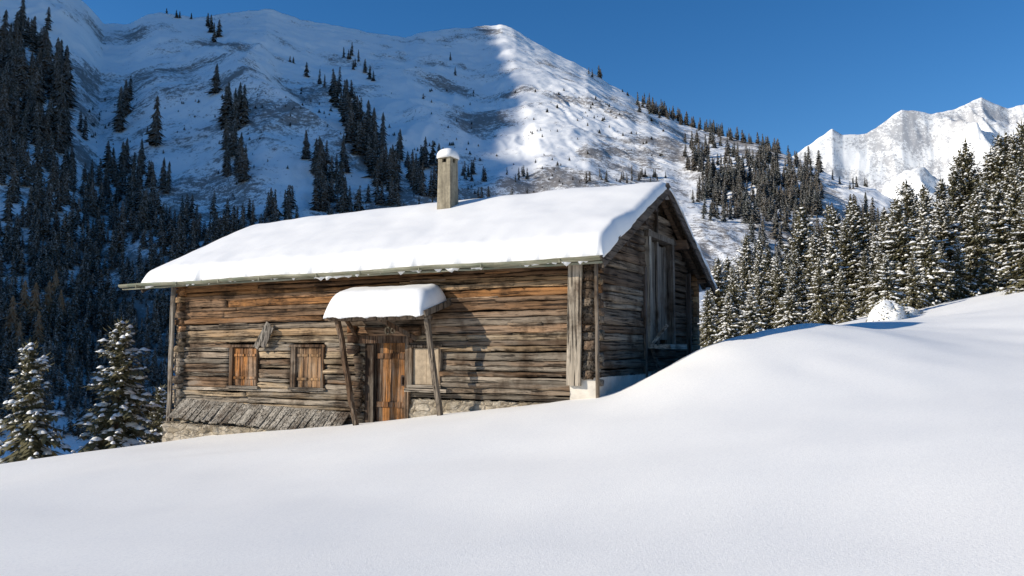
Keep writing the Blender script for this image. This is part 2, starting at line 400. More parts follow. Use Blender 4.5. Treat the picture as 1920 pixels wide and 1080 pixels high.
for z,hh in rws:
    lo=WL+random.uniform(-.06,.05); hi=.14+random.uniform(-.05,.05)
    if z<-1.06: hi=-4.4
    segs=[(lo,hi)]
    for a,b,c,d in OP:
        if c-.03<z<d+.03:
            ns=[]
            for p,q in segs:
                if b<=p or a>=q: ns.append((p,q)); continue
                if a-p>.1: ns.append((p,a))
                if q-b>.1: ns.append((b,q))
            segs=ns
    for p,q in segs:
        if q-p>5 and random.random()<.85:
            m_=random.uniform(p+1.6,q-1.6); parts=[(p,m_-.006),(m_+.006,q)]
        else: parts=[(p,q)]
        for a,b in parts:
            front.log(0,a,b,.0+random.uniform(-.055,.03),z+random.uniform(-.010,.010),hh*.95,.11,tint(z,a))
for _ in range(40):
    z,hh=random.choice(rws); a=random.uniform(-11.8,-.6); ln=random.uniform(.3,1.6)
    if any(o[0]-ln-.1<a<o[1]+.1 and o[2]-.2<z<o[3]+.2 for o in OP) or z<-.9: continue
    front.log(0,a,a+ln,-.10,z+hh,.018,.03,tint(z,a),.4)
front.mk("wall",M_logx,hut,True,label="long front wall of weathered brown and grey logs")
gab=MB()
for i,(z,hh) in enumerate(rows(-.55,3.85,.12,.22)):
    if z<1.95: a,b=-.22+random.uniform(-.05,.05),D+.22
    else:
        w_=(deck(YR)-.12-z)/SL; a,b=YR-w_+.1,YR+w_-.1
        if b-a<.5: continue
    sg=[(a,b)]
    if .2<z<2.75: sg=[(a,3.05),(4.75,b)]
    if z<1.9: sg=[(a,2.72+random.uniform(-.05,.1))]+[(max(p,2.86),q) for p,q in sg if q>2.9]
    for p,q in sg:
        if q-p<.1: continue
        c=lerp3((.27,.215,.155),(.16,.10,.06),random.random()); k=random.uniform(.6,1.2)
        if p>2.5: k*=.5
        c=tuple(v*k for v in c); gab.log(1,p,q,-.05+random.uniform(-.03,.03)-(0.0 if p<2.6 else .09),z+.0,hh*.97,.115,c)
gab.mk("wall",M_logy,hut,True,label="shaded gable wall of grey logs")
oth=MB()
for z,hh in rows(-2.4,2.12,.17,.23):
    oth.log(0,WL,.1,D-.05,z,hh*.97,.11,tint(z,0))
oth.mk("wall",M_logx,hut,True)
oth=MB()
for z,hh in rows(-1.75,3.8,.15,.23):
    if z<1.95: a,b=-.24+random.uniform(-.05,.05),D+.2
    else:
        w_=(deck(YR)-.12-z)/SL; a,b=YR-w_+.1,YR+w_-.1
        if b-a<.5: continue
    oth.log(1,a,b,WL+.26,z,hh*.97,.115,tint(z,0))
oth.mk("wall",M_logy,hut,True)
core=MB(); core.box(WL+.3,-.16,.10,D-.15,-2.6,2.0,(.01,.01,.01))
core.add([(WL+.3,.1,2),(WL+.3,D-.15,2),(WL+.3,YR,3.75),(-.16,.1,2),(-.16,D-.15,2),(-.16,YR,3.75)],[(0,1,2),(3,5,4),(0,2,5,3),(1,4,5,2)],(.01,.01,.01))
core.mk("gap_shade_core",M_dark,hut)  # solid dark block behind the logs, painted as shade in their gaps
# foundation
def stonebox(x0,x1,y0,y1,z0,z1,mat,name,amp=.035,seed=0,label=None):
    v=[];f=[];st=.08
    def face(o,du,dv,nrm,lu,lv):
        n=max(1,int(lu/st)); m=max(1,int(lv/st)); b=len(v)
        ii,jj=np.meshgrid(np.arange(n+1),np.arange(m+1),indexing='ij'); aa=lu*ii/n; c_=lv*jj/m
        e=(ridged((aa+seed)*2.3,c_*3.3+seed,4,7,.6)-.65)*amp*2
        for i in range(n+1):
            for j in range(m+1):
                v.append(tuple(o[k]+du[k]*aa[i,j]+dv[k]*c_[i,j]+nrm[k]*e[i,j] for k in range(3)))
        for i in range(n):
            for j in range(m):
                q=b+i*(m+1)+j; f.append((q,q+m+1,q+m+2,q+1))
    face((x0,y0,z0),(1,0,0),(0,0,1),(0,-1,0),x1-x0,z1-z0)
    face((x1,y0,z0),(0,1,0),(0,0,1),(1,0,0),y1-y0,z1-z0)
    face((x0,y0,z0),(0,1,0),(0,0,1),(-1,0,0),y1-y0,z1-z0)
    face((x0,y0,z1),(1,0,0),(0,1,0),(0,0,1),x1-x0,y1-y0)
    mk(name,v,f,mat,True,parent=hut,label=label)
stonebox(WL+.0,-5.7,-.16,.4,-3.2,-1.76,M_stone,"foundation",.07,1,"rubble stone foundation")
stonebox(-4.42,-.45,-.12,.4,-2.2,-1.04,M_stone,"foundation",.07,5,"rubble stone foundation")
stonebox(-.44,.12,-.2,3.1,-1.6,-.50,M_plast,"foundation",.03,9,"whitewashed plinth at the corner")
stonebox(-.3,.02,3.12,D,-1.2,-.45,M_stone,"foundation",.03,3)
# corner boards
b=MB(); b.beam((-.27,-.27,2.0),(-.33,-.27,-.66),.30,.05,(.46,.385,.29),.004,(0,1,0)); b.mk("corner_board",M_vert,hut,label="pale grey upright corner board")
b=MB(); b.beam((.16,-.26,1.9),(.17,-.24,-.9),.06,.06,(.20,.16,.12),.004,(0,1,0)); b.mk("corner_board",M_vert,hut)
b=MB(); b.beam((-12.06,-.28,2.0),(-12.08,-.28,-2.1),.15,.05,(.27,.235,.19),.004,(0,1,0)); b.mk("corner_board",M_vert,hut)
# windows with plank shutters
def shutter(x0,x1,z0,z1,cols,mat=M_vert,n=5,name="window",label=None,y=-.05,fc=(.13,.07,.035),fw=.09,bat=True):
    e=bpy.data.objects.new(name,None); link(e,parent=hut,label=label)
    fm=MB()
    fm.box(x0-.02,x0+fw,y-.09,.06,z0-.02,z1+.02,fc,.008); fm.box(x1-fw*.5,x1+.02,y-.09,.06,z0-.02,z1+.02,fc,.008)
    fm.box(x0-.05,x1+.05,y-.1,.06,z1,z1+.06,fc,.008)
    fm.mk("frame",M_vert,e)
    s_=MB(); s_.box(x0-.05,x1+.06,y-.13,.06,z0-.06,z0-.005,(.38,.32,.25),.008); s_.mk("sill",M_logx,e)
    p=MB(); a=x0+fw+.01; wd=(x1-fw*.5-.01-a)/n
    for i in range(n):
        g_=.012 if i==n//2 else .004
        p.box(a+i*wd+g_,a+(i+1)*wd-.003,y-.04+random.uniform(-.006,.006),y-.005,z0+.005,z1-.01+random.uniform(-.01,0),lerp3(cols[0],cols[1],random.random()),.003)
    if bat:
        for zz in (z0+.2,z1-.2):
            p.box(a+.03,a+n*wd/2-.03,y-.062,y-.045,zz-.03,zz+.03,cols[0],.003); p.box(a+n*wd/2+.03,a+n*wd-.03,y-.062,y-.045,zz-.03,zz+.03,cols[0],.003)
    p.mk("shutter",mat,e)
    return e
shutter(-10.02,-9.05,-.85,.12,((.52,.22,.065),(.36,.15,.05)),label="window closed with orange brown plank shutters")
shutter(-7.92,-6.90,-.85,.12,((.42,.24,.11),(.30,.17,.09)),label="window closed with brown plank shutters",fw=.14)
shutter(-4.36,-3.56,-.72,.10,((.46,.34,.20),(.40,.29,.18)),mat=M_panel,n=2,label="window boarded with pale brown planks",fw=.06,fc=(.20,.14,.09),bat=False,y=-.08)
b=MB(); b.beam((-8.62,-.2,.72),(-8.95,-.3,.1),.16,.02,(.24,.21,.17),.003,(0,1,0)); b.beam((-8.5,-.22,.62),(-8.73,-.28,.12),.16,.02,(.2,.17,.14),.003,(0,1,0)); b.mk("loose_board",M_vert,hut,label="grey loose boards hanging under the eaves")
# door
d=MB()
for i in range(5):
    a=-5.40+i*.18; c_=(.11,.055,.028) if i==0 else lerp3((.40,.17,.05),(.22,.10,.038),random.random())
    d.box(a,a+.178,-.0+random.uniform(-.006,.006),.06,-2.1,.2,c_,.001)
d.box(-5.38,-4.52,-.03,-.008,-.15,-.03,(.22,.095,.035)); d.box(-5.38,-4.52,-.03,-.008,-1.25,-1.13,(.2,.09,.035))
do=d.mk("door",M_vert,hut,label="low dark orange brown plank door")
h=MB(); h.box(-4.66,-4.62,-.08,-.035,-.72,-.56,(.05,.03,.02)); h.box(-4.68,-4.60,-.04,-.032,-.76,-.52,(.05,.03,.02)); h.mk("handle",M_iron,do)
fr=MB(); fr.box(-5.67,-5.42,-.10,.0,-2.2,.3,(.05,.032,.022),.008); fr.box(-4.50,-4.39,-.16,.09,-2.2,.3,(.22,.14,.085),.006)
fr.box(-5.78,-4.3,-.16,.06,.205,.40,(.13,.075,.045),.012); fr.mk("frame",M_vert,do)
b=MB(); b.log(0,-5.9,-4.1,-.08,.48,.1,.12,(.26,.14,.07)); b.log(1,-.3,.0,-5.95,.30,.1,.1,(.13,.07,.04)); b.log(1,-.3,.0,-5.92,.06,.1,.1,(.10,.06,.04)); b.log(1,-.28,.0,-5.97,.52,.1,.1,(.3,.13,.05))
for zz in (-.15,-.36,-.55,-.75,-.95,-1.15,-1.35): b.log(1,-.24+random.uniform(-.04,.05),.0,-5.80+random.uniform(-.03,.03),zz,.09,.09,(.12,.075,.045))
b.mk("lintel",M_logx,hut,True)
b=MB()
for cx_,rr_ in ((-4.92,.085),(-4.78,.06)):
    K=16; v=[];f=[]
    for k in range(K):
        t=2*math.pi*k/K
        for r_,yy in ((rr_,-.215),(rr_,-.245),(rr_*.6,-.245),(rr_*.6,-.215)): v.append((cx_+r_*math.cos(t),yy,.48+r_*1.1*math.sin(t)))
    for k in range(K):
        o=k*4;p=((k+1)%K)*4
        for q in range(4): f.append((o+q,o+(q+1)%4,p+(q+1)%4,p+q))
    b.add(v,f,(.42,.32,.2))
b.mk("carved_ornament",M_vert,hut,label="small carved wooden rings above the door")
# slanted shingles at left base
b=MB(); x=-11.70
while x<-6.2:
    wd=random.uniform(.08,.17); t=(x+11.7)/5.5; zt=-1.24-.17*t+random.uniform(-.01,.01); zb=zt-.46+random.uniform(-.03,.02)
    g_=random.uniform(.6,1.15); lean=random.uniform(-.03,.03)+.08; lf=random.uniform(0,.015)
    c=(.40*g_,.355*g_,.29*g_); v=[(x,-.12,zt),(x+wd-.010,-.12,zt+random.uniform(-.01,.01)),(x+wd-.010-lean,-.55-lf,zb),(x-lean,-.55-lf,zb+random.uniform(-.02,.02))]
    v2=[(p[0],p[1]-.012,p[2]+.018) for p in v]
    b.add(v+v2,[(0,1,2,3),(7,6,5,4),(0,4,5,1),(1,5,6,2),(2,6,7,3),(3,7,4,0)],c); x+=wd
b.mk("plank_skirt",M_vert,hut,label="slanting grey shingle boards along the wall base")
stonebox(WL+.02,-6.0,-.46,-.17,-2.9,-1.84,M_stone,"foundation",.08,15,"rubble stone foundation")
b=MB(); b.box(-4.42,-3.3,-.3,-.1,-.88,-.80,(.36,.30,.23),.012); b.mk("bench_board",M_logx,hut)
# ---- roof
def slab(x0,x1,y0,y1,basef,T,Rx,Ry,nx,ny,seed,wob=.06,lump=.05,droop=.05,corner=0.0):
    def ax(a,b,n,Rr):
        ph=np.linspace(0,np.pi/2,9); d=Rr*(1-np.cos(ph)); m_=np.linspace(a+Rr,b-Rr,n)
        return np.r_[a+d[:-1],m_,(b-d[:-1])[::-1]]
    xs=ax(x0,x1,nx,Rx); ys=ax(y0,y1,ny,Ry); Xg,Yg=np.meshgrid(xs,ys,indexing='ij')
    dx=np.minimum(Xg-x0,x1-Xg); dy=np.minimum(Yg-y0,y1-Yg)
    f=lambda d,Rr: np.sqrt(np.clip(1-(1-np.clip(d/Rr,0,1))**2,0,1))
    hgt=f(dx,Rx)*f(dy,Ry)
    ex=np.exp(-dx/.35); ey=np.exp(-dy/.30)
    Xw=Xg+ex*wob*fbm(Yg*1.8,Xg*.2+3,3,seed)*np.where(Xg<(x0+x1)/2,-1,1)
    Yw=Yg+ey*wob*1.8*fbm(Xg*1.5,Yg*.2,5,seed+3,.65)
    if corner:
        Xw=Xw+np.where(Xg<(x0+x1)/2,1,-1)*corner*np.exp(-dx/.3)*np.exp(-dy/.22)
    Bz=basef(Xw,Yw)
    Tm=T(Xg,Yg) if callable(T) else T
    Zt=Bz+Tm*hgt+hgt*lump*fbm(Xg*.55,Yg*.55,3,seed+5)+ey*lump*.7*fbm(Xg*3,Yg*2,4,seed+8)*hgt
    Zb=Bz-.02-droop*ey*(.5+1.3*fbm(Xg*3,Yg,5,seed+2,.65))
    n1,n2=Xg.shape
    V=np.r_[np.stack([Xw,Yw,Zt],-1).reshape(-1,3),np.stack([Xw,Yw,Zb],-1).reshape(-1,3)]
    F_=gridf(n1,n2); Fb=gridf(n1,n2,n1*n2)[:,::-1]
    bd=[i*n2 for i in range(n1)]+[(n1-1)*n2+j for j in range(1,n2)]+[i*n2+n2-1 for i in range(n1-2,-1,-1)]+[j for j in range(n2-2,0,-1)]
    N=n1*n2; Fs=[]
    for k in range(len(bd)):
        a=bd[k]; c=bd[(k+1)%len(bd)]; Fs.append((a,a+N,c+N,c))
    return V,np.r_[F_,Fb,np.array(Fs)]
RX0,RX1=-13.0,.38
roof=MB()
for sgn in (0,1):
    ya,yb=(-.5,YR)
    n=int(abs(RX1-RX0)/.22); 
    for i in range(n):
        xa=RX0+(RX1-RX0)*i/n; xb=RX0+(RX1-RX0)*(i+1)/n-.006; k=random.uniform(.7,1.2)
        za,zb=ZE,deck(YR)
        if sgn: ya=2*YR+.5
        v=[(xa,ya,za),(xb,ya,za),(xb,yb,zb),(xa,yb,zb)]; v2=[(p[0],p[1],p[2]-.04) for p in v]
        roof.add(v+v2,[(0,1,2,3),(7,6,5,4),(0,4,5,1),(1,5,6,2),(2,6,7,3),(3,7,4,0)],(.15*k,.10*k,.06*k))
ro=roof.mk("roof",M_vert,hut,label="gabled plank roof buried under thick smooth snow")
raf=MB()
for i in range(14):
    x=-12.85+i*1.0
    for s_ in (1,-1):
        y_=YR-s_*(YR+.42); raf.beam((x,y_,ZE-.10+.04),(x,YR,deck(YR)-.12),.10,.12,(.16,.10,.06),.004)
for (y_,zz) in ((.0,2.02),(YR,deck(YR)-.24),(YR-1.9,deck(YR-1.9)-.24),(YR+1.9,deck(YR+1.9)-.24),(D,2.02)):
    raf.log(0,-12.95,.33,y_,zz,.1,.1,(.18,.11,.07))
raf.mk("rafter",M_logx,ro)
for xx in (RX1+.03,RX0-.03):
    bb=MB(); bb.beam((xx,-.56,ZE-.14),(xx,YR+.05,deck(YR)-.10),.045,.25,(.13,.10,.075),.003); bb.mk("barge_board",M_logy,ro,label="dark barge board along the gable verge")
    bb=MB(); bb.beam((xx+.003,2*YR+.56,ZE-.14),(xx+.003,YR-.05,deck(YR)-.10),.045,.25,(.13,.10,.08),.003); bb.mk("barge_board",M_logy,ro,label="dark barge board along the gable verge")
def thick(x,y):
    t=.39-.16*np.clip(1-np.abs(y-YR)/3.5,0,1)
    t=t*(1-.38*sst(.3,1.5,y)*np.exp(-np.clip(RX1-x,0,9)/.7))
    return t*(1-.30*np.exp(-np.clip(x-RX0,0,20)/1.2))
def rb(x,y): 
    a=YR+.5-np.sqrt((y-YR)**2+.08); return ZE+a*SL+.02
v,f=slab(RX0-.05,RX1+.075,-.62,2*YR+.62,rb,thick,.17,.27,230,100,100,.038,.04,.075)
sr=mk("snow_cover",v,f,M_rsnow,True,parent=ro,label="thick rounded snow layer on the roof")
# gutter
g_=MB(); n=60; K=7
v=[];f=[]
for i in range(n+1):
    x=-13.78+(14.2)*i/n; zc=ZE-.03+.014*math.sin(x*1.3)+random.uniform(-.006,.006)
    for r_ in (.085,.070):
        for k in range(K):
            t=math.pi+math.pi*k/(K-1); v.append((x,-.63+r_*math.cos(t)+random.uniform(-.004,.004),zc+r_*1.0*math.sin(t)))
for i in range(n):
    o=i*2*K;p=o+2*K
    for k in range(K-1):
        f.append((o+k,p+k,p+k+1,o+k+1)); f.append((o+K+k,o+K+k+1,p+K+k+1,p+K+k))
    f.append((o,o+K,p+K,p)); f.append((o+K-1,p+K-1,p+2*K-1,o+2*K-1))
g_.add(v,f,(.2,.2,.15))
g_.beam((-13.3,-.50,ZE-.10),(.36,-.50,ZE-.10),.06,.09,(.2,.2,.15),.008)
g_.beam((-13.75,-.57,ZE-.145),(-6.2,-.55,ZE-.13),.05,.035,(.2,.2,.15),.008); g_.beam((-6.3,-.56,ZE-.13),(.42,-.56,ZE-.15),.05,.04,(.2,.2,.15),.008)
for i in range(9):
    x=-13.0+i*1.55+random.uniform(-.2,.2); g_.box(x,x+.022,-.722,-.52,ZE-.135,ZE-.122,(.1,.1,.08)); g_.box(x,x+.022,-.727,-.717,ZE-.13,ZE-.05,(.1,.1,.08))
g_.mk("gutter",M_metal,hut,label="long weathered grey green gutter under the eaves")
# chimney
CX,CY=-5.20,2.62
ch=MB(); zb=3.0; zt=4.93
ch.add([(CX-.215,CY-.215,zb),(CX+.215,CY-.215,zb),(CX+.215,CY+.215,zb),(CX-.215,CY+.215,zb),(CX-.185,CY-.185,zt),(CX+.185,CY-.185,zt),(CX+.185,CY+.185,zt),(CX-.185,CY+.185,zt)],
 [(0,1,5,4),(1,2,6,5),(2,3,7,6),(3,0,4,7),(4,5,6,7)],(.3,.3,.25))
for sx in (-1,1):
    for sy in (-1,1): ch.box(CX+sx*.125-.062,CX+sx*.125+.062,CY+sy*.125-.062,CY+sy*.125+.062,zt-.002,zt+.11,(.3,.3,.2),.003)
ch.box(CX-.20,CX+.20,CY-.20,CY+.20,zt+.108,zt+.15,(.3,.3,.2),.006)
cho=ch.mk("chimney",M_conc,ro,label="square concrete chimney with small snow cap")
b=MB(); b.box(CX-.10,CX+.10,CY-.10,CY+.10,zt+.001,zt+.105,(.01,.01,.01)); b.mk("flue_shade_block",M_dark,cho)  # near-black block painted as shade between the cap supports
K=16;M=8;v=[];f=[]
for j in range(M):
    t=j/(M-1)*math.pi/2; rr_=.262*math.cos(t)**.8 if j<M-1 else .0; zz=zt+.16+.24*math.sin(t)
    for k in range(K):
        a=2*math.pi*k/K; q=1/max(abs(math.cos(a)),abs(math.sin(a)))**.45; v.append((CX+rr_*q*math.cos(a),CY+rr_*q*math.sin(a),zz-(.03 if j==0 else 0)))
for j in range(M-1):
    for k in range(K): f.append((j*K+k,j*K+(k+1)%K,(j+1)*K+(k+1)%K,(j+1)*K+k))
f.append(tuple(range(K))[::-1]); mk("snow_cover",v,f,M_rsnow,True,parent=cho)
# awning over the door
aw=MB(); AX0,AX1=-6.06,-3.40; AY=-.97
def ab(x,y): return .80+ (y-AY)*.28
for i in range(15):
    x=AX0+(AX1-AX0)*i/15; xb=x+(AX1-AX0)/15-.008; k=random.uniform(.6,1.1); yy=AY+random.uniform(-.03,.03)
    v=[(x,yy,ab(0,AY)),(xb,yy,ab(0,AY)),(xb,-.08,ab(0,-.08)),(x,-.08,ab(0,-.08))]; v2=[(p[0],p[1],p[2]-.035) for p in v]
    aw.add(v+v2,[(0,1,2,3),(7,6,5,4),(0,4,5,1),(1,5,6,2),(2,6,7,3),(3,7,4,0)],(.2*k,.15*k,.11*k))
aw.box(AX0-.02,AX1+.1,AY+.05,AY+.13,.69,.765,(.18,.13,.09),.006)
aw.beam((AX1+.05,AY-.08,.80),(AX1+.10,-.06,1.10),.03,.13,(.2,.16,.12),.003)
aw.beam((AX0-.03,AY-.02,.80),(AX0-.03,-.06,1.06),.03,.12,(.2,.16,.12),.003)
for x in (-5.7,-3.6): aw.beam((x,AY+.05,.74),(x,-.05,1.0),.08,.1,(.14,.09,.06),.003)
awo=aw.mk("awning",M_vert,hut,label="small lean-to awning with thick snow over the door")
v,f=slab(AX0-.08,AX1+.07,AY-.14,-.06,lambda x,y:ab(x,y)+.015,.50,.33,.33,50,14,200,.014,.03,.02,.09)
mk("snow_cover",v,f,M_rsnow,True,parent=awo,label="thick pillow of snow on the awning")
for xt,xb_ in ((-5.83,-5.50),(-3.42,-3.20)):
    b=MB(); b.beam((xt,AY+.09,.72),(xb_,-.50,-2.0),.095,.10,(.14,.085,.05) if xt<-5 else (.24,.19,.14),.018,(0,1,0)); b.mk("post",M_vert,awo)
b=MB(); b.beam((-5.9,-.12,.35),(-5.62,-.85,.74),.07,.07,(.12,.07,.04)); b.mk("brace",M_vert,awo)
b=MB(); b.beam((-4.2,-.14,.28),(-4.75,-.85,.76),.09,.09,(.12,.07,.04)); b.mk("brace",M_vert,awo)
# gable loft door
gd=MB()
for i in range(7):
    y=3.12+i*.23; k=random.uniform(.6,1.15)
    gd.box(-.06+random.uniform(-.01,.01),.0,y,y+.212,.3,2.62+random.uniform(-.04,.03),(.25*k,.21*k,.165*k),.004)
gdo=gd.mk("loft_door",M_vert,hut,label="tall grey plank loft door in the gable")
fr=MB(); fr.box(-.08,.16,2.94,3.1,.1,2.85,(.38,.33,.26),.008); fr.box(-.08,.16,4.74,4.90,.1,2.85,(.18,.15,.12),.008); fr.box(-.08,.18,2.86,4.98,2.68,2.82,(.2,.16,.12),.008)
fr.box(.005,.06,3.82,3.93,.2,2.66,(.26,.22,.18),.004); fr.box(.005,.05,3.4,3.46,.2,2.66,(.3,.26,.2),.004); fr.mk("frame",M_vert,gdo)
b=MB(); b.box(.0,.62,2.95,4.3,.08,.18,(.6,.53,.43),.012); b.beam((.1,3.1,.12),(.5,3.15,.62),.10,.06,(.5,.44,.36)); b.beam((.1,3.2,.1),(.45,3.2,-.9),.1,.06,(.14,.12,.1)); b.mk("sill",M_logy,gdo)
b=MB(); b.beam((.06,2.8,1.95),(.06,2.8,-.6),.13,.10,(.13,.1,.08),0,(0,1,0)); b.beam((.08,YR,3.7),(.08,YR,2.85),.14,.08,(.1,.08,.06),0,(0,1,0)); b.beam((.06,6.4,2.1),(.06,6.4,-.6),.12,.08,(.08,.06,.05),0,(0,1,0))
b.log(0,-.1,.34,1.1,2.32,.09,.09,(.1,.07,.05)); b.log(0,-.1,.34,2.3,2.95,.09,.09,(.1,.07,.05)); b.log(0,-.1,.30,YR-.5,3.35,.08,.08,(.1,.07,.05)); b.mk("gable_post",M_vert,hut)
# ------------------------------------------------------------------ trees
def treemats():
    m=NM("spruce_needles",.8,.15); c=m.coord("Position"); n=m.noise(c,1.3,4,.7); n2=m.noise(c,9,2,.5)
    col=m.mix(m.ramp(n,[(.35,0),(.65,1)]),(.055,.057,.026),(.16,.135,.063)); col=m.mix(m.ramp(n2,[(.4,0),(.75,.65)]),col,(.28,.25,.16)); N=m.fin(col)
    m=NM("spruce_bark",.9,.1); c=m.coord("Object",(8,8,1.5)); n=m.noise(c,2,5,.7); B=m.fin(m.mix(n,(.05,.035,.025),(.14,.10,.07)),m.bump(n,.6,.03))
    def con(name,c0,c1,sn):
        m=NM(name,.85,.1); c=m.coord("Position"); n=m.noise(c,1.0,5,.9); n2=m.noise(c,.05,3,.6)
        g=m.n("ShaderNodeNewGeometry"); s=m.n("ShaderNodeSeparateXYZ"); m.l(g.outputs["Normal"],s.inputs[0])
        base=m.mix(m.ramp(n2,[(.40,0),(.60,1)]),c0,c1)
        k=m.math('MULTIPLY',m.ramp(n,[(.48,0),(.61,1)]),m.ramp(s.outputs[2],[(.05,0),(.3,1)])); return m.fin(m.mix(m.math('MULTIPLY',k,sn),base,(.70,.70,.70)))
    return N,B,con("forest_conifer",(.022,.024,.014),(.07,.05,.027),.46),con("bare_larch",(.26,.15,.07),(.20,.12,.06),.15)
M_nd,M_bark,M_con,M_larch=treemats()
M_tsn=snowmat("branch_snow",.5,6,.2)
def spruce(seed,h,R,snow=.6,dens=1.0,ssz=1.0):
    r=random.Random(seed); nv=[];nf=[];sv=[];sf=[]
    def kite(p,d,l,wd,side):
        a=p; b=p+d*l*.45+side*wd; c=p+d*l; e=p+d*l*.45-side*wd
        o=len(nv); nv.extend([a,b,c,e]); nf.append((o,o+1,o+2,o+3))
    def dome(p,rad,hh,dirv):
        o=len(sv); side=Vector((-dirv.y,dirv.x,0)); K=5
        for k in range(K):
            t=2*math.pi*k/K; q=p+dirv*math.cos(t)*rad*1.6*r.uniform(.6,1.3)+side*math.sin(t)*rad*r.uniform(.6,1.3); q.z-=hh*.35*r.uniform(.3,1.8); sv.append(q)
        for k in range(K):
            t=2*math.pi*(k+.5)/K; q=p+dirv*math.cos(t)*rad*.8+side*math.sin(t)*rad*.55; q.z+=hh*.4*r.uniform(.5,1.3); sv.append(q)
        sv.append(p+Vector((0,0,hh*.7)))
        for k in range(K):
            k2=(k+1)%K; sf.append((o+k,o+k2,o+K+k)); sf.append((o+k2,o+K+k2,o+K+k)); sf.append((o+K+k,o+K+k2,o+2*K))
    NB=int((150+h*13)*dens); az_=0; lump=[r.random() for _ in range(64)]
    for bi in range(NB):
        zt=((bi+r.random())/NB)**.92; z=h*(.02+.96*zt); az_+=2.39996+r.uniform(-.5,.5); a=az_
        sect=lump[(int(a/(2*math.pi)*5)%5)*8+int(zt*7.99)]
        Lr=(R*((1-zt)**.85)+.10)*r.uniform(.5,1.15)*(.78+.42*sect)
        if r.random()<.10 and zt>.1: continue
        out=Vector((math.cos(a),math.sin(a),0)); side=Vector((-out.y,out.x,0))
        up=.8*zt**1.5-.12+r.uniform(-.2,.2); dr=.6*(1-zt)*r.uniform(.6,1.3)
        def P(s_): return Vector((0,0,z))+out*(Lr*s_)+Vector((0,0,Lr*(up*s_-dr*s_*s_+.3*max(0,s_-.7))))
        ns=max(3,int(3+Lr*3.8)); bs=snow*(.45+.9*sect)*r.uniform(.6,1.3)
        for k in range(ns):
            s_=.10+.88*(k+r.random()*.6)/ns; p=P(s_); tl=(.15+.42*Lr*(1-s_*.75))*r.uniform(.5,1.2); tl=min(tl,.75)
            for sg in (-1,1):
                dd=(out*r.uniform(.4,.95)+side*sg*r.uniform(.5,1)+Vector((0,0,-.25-.35*(1-zt)+r.uniform(-.3,.2)))).normalized()
                kite(p,dd,tl,tl*.17+.02,Vector((0,0,1)).cross(dd).normalized())
            dd=(out*.45+Vector((0,0,-1))+side*r.uniform(-.6,.6)).normalized(); kite(p,dd,tl*.65,tl*.15+.02,side)
            if r.random()<bs and s_>.2:
                q=ssz*r.choice((.45,.6,.85,1.2))
                dome(P(s_)+Vector((0,0,.03))+side*r.uniform(-.35,.35)*tl,(.05+.15*tl)*q,(.05+.09*tl)*q,out)
        kite(P(.90),(P(1.0)-P(.9)).normalized(),.20+.12*Lr,.045,side)
    kite(Vector((0,0,h*.94)),Vector((0,0,1)),h*.07+.15,.04,Vector((1,0,0))); kite(Vector((0,0,h*.94)),Vector((0,0,1)),h*.07+.15,.04,Vector((0,1,0)))
    return nv,nf,sv,sf
def trunkmesh(h,R):
    v=[];f=[];K=8;n=6
    for i in range(n+1):
        t=i/n; rd=(.012*h+.03)*(1-t)**.9+.006
        for k in range(K):
            a=6.283*k/K; v.append((rd*math.cos(a)*(1+.3*(i==0)),rd*math.sin(a)*(1+.3*(i==0)),-1.0+t*(h+.9)))
    for i in range(n):
        for k in range(K): f.append((i*K+k,i*K+(k+1)%K,i*K+K+(k+1)%K,i*K+K+k))
    return v,f
def medat(name,v,f,mat,smooth):
    me=bpy.data.meshes.new(name); me.from_pydata([tuple(a) for a in v],[],f); me.materials.append(mat); me.polygons.foreach_set("use_smooth",np.full(len(f),smooth)); me.update(); return me
def var(i,h_,R_,sn,dens=1.0,ssz=1.0):
    nv,nf,sv,sf=spruce(50+i,h_,R_,sn,dens,ssz); tv,tf=trunkmesh(h_,R_)
    return (h_,medat("crown",nv,nf,M_nd,False),medat("snow_cover",sv,sf,M_tsn,True),medat("trunk",tv,tf,M_bark,True))
VAR=[var(0,10,2.5,.62,1.1,1.0),var(1,9.5,2.7,.68,1.1,1.05),var(2,8,2.4,.72,1.1,1.0),var(3,10,2.2,.46,1.1,1.0),var(4,7,2.3,.65,.9,1.35),var(5,11,2.9,.58,1.1,1.05),var(6,9,2.3,.70,1.1,1.0)]
YV=[var(40,4.4,1.75,.85,.80,1.1),var(41,3.9,1.45,.75,.72,1.05),var(42,4.2,1.2,.7,.75)]
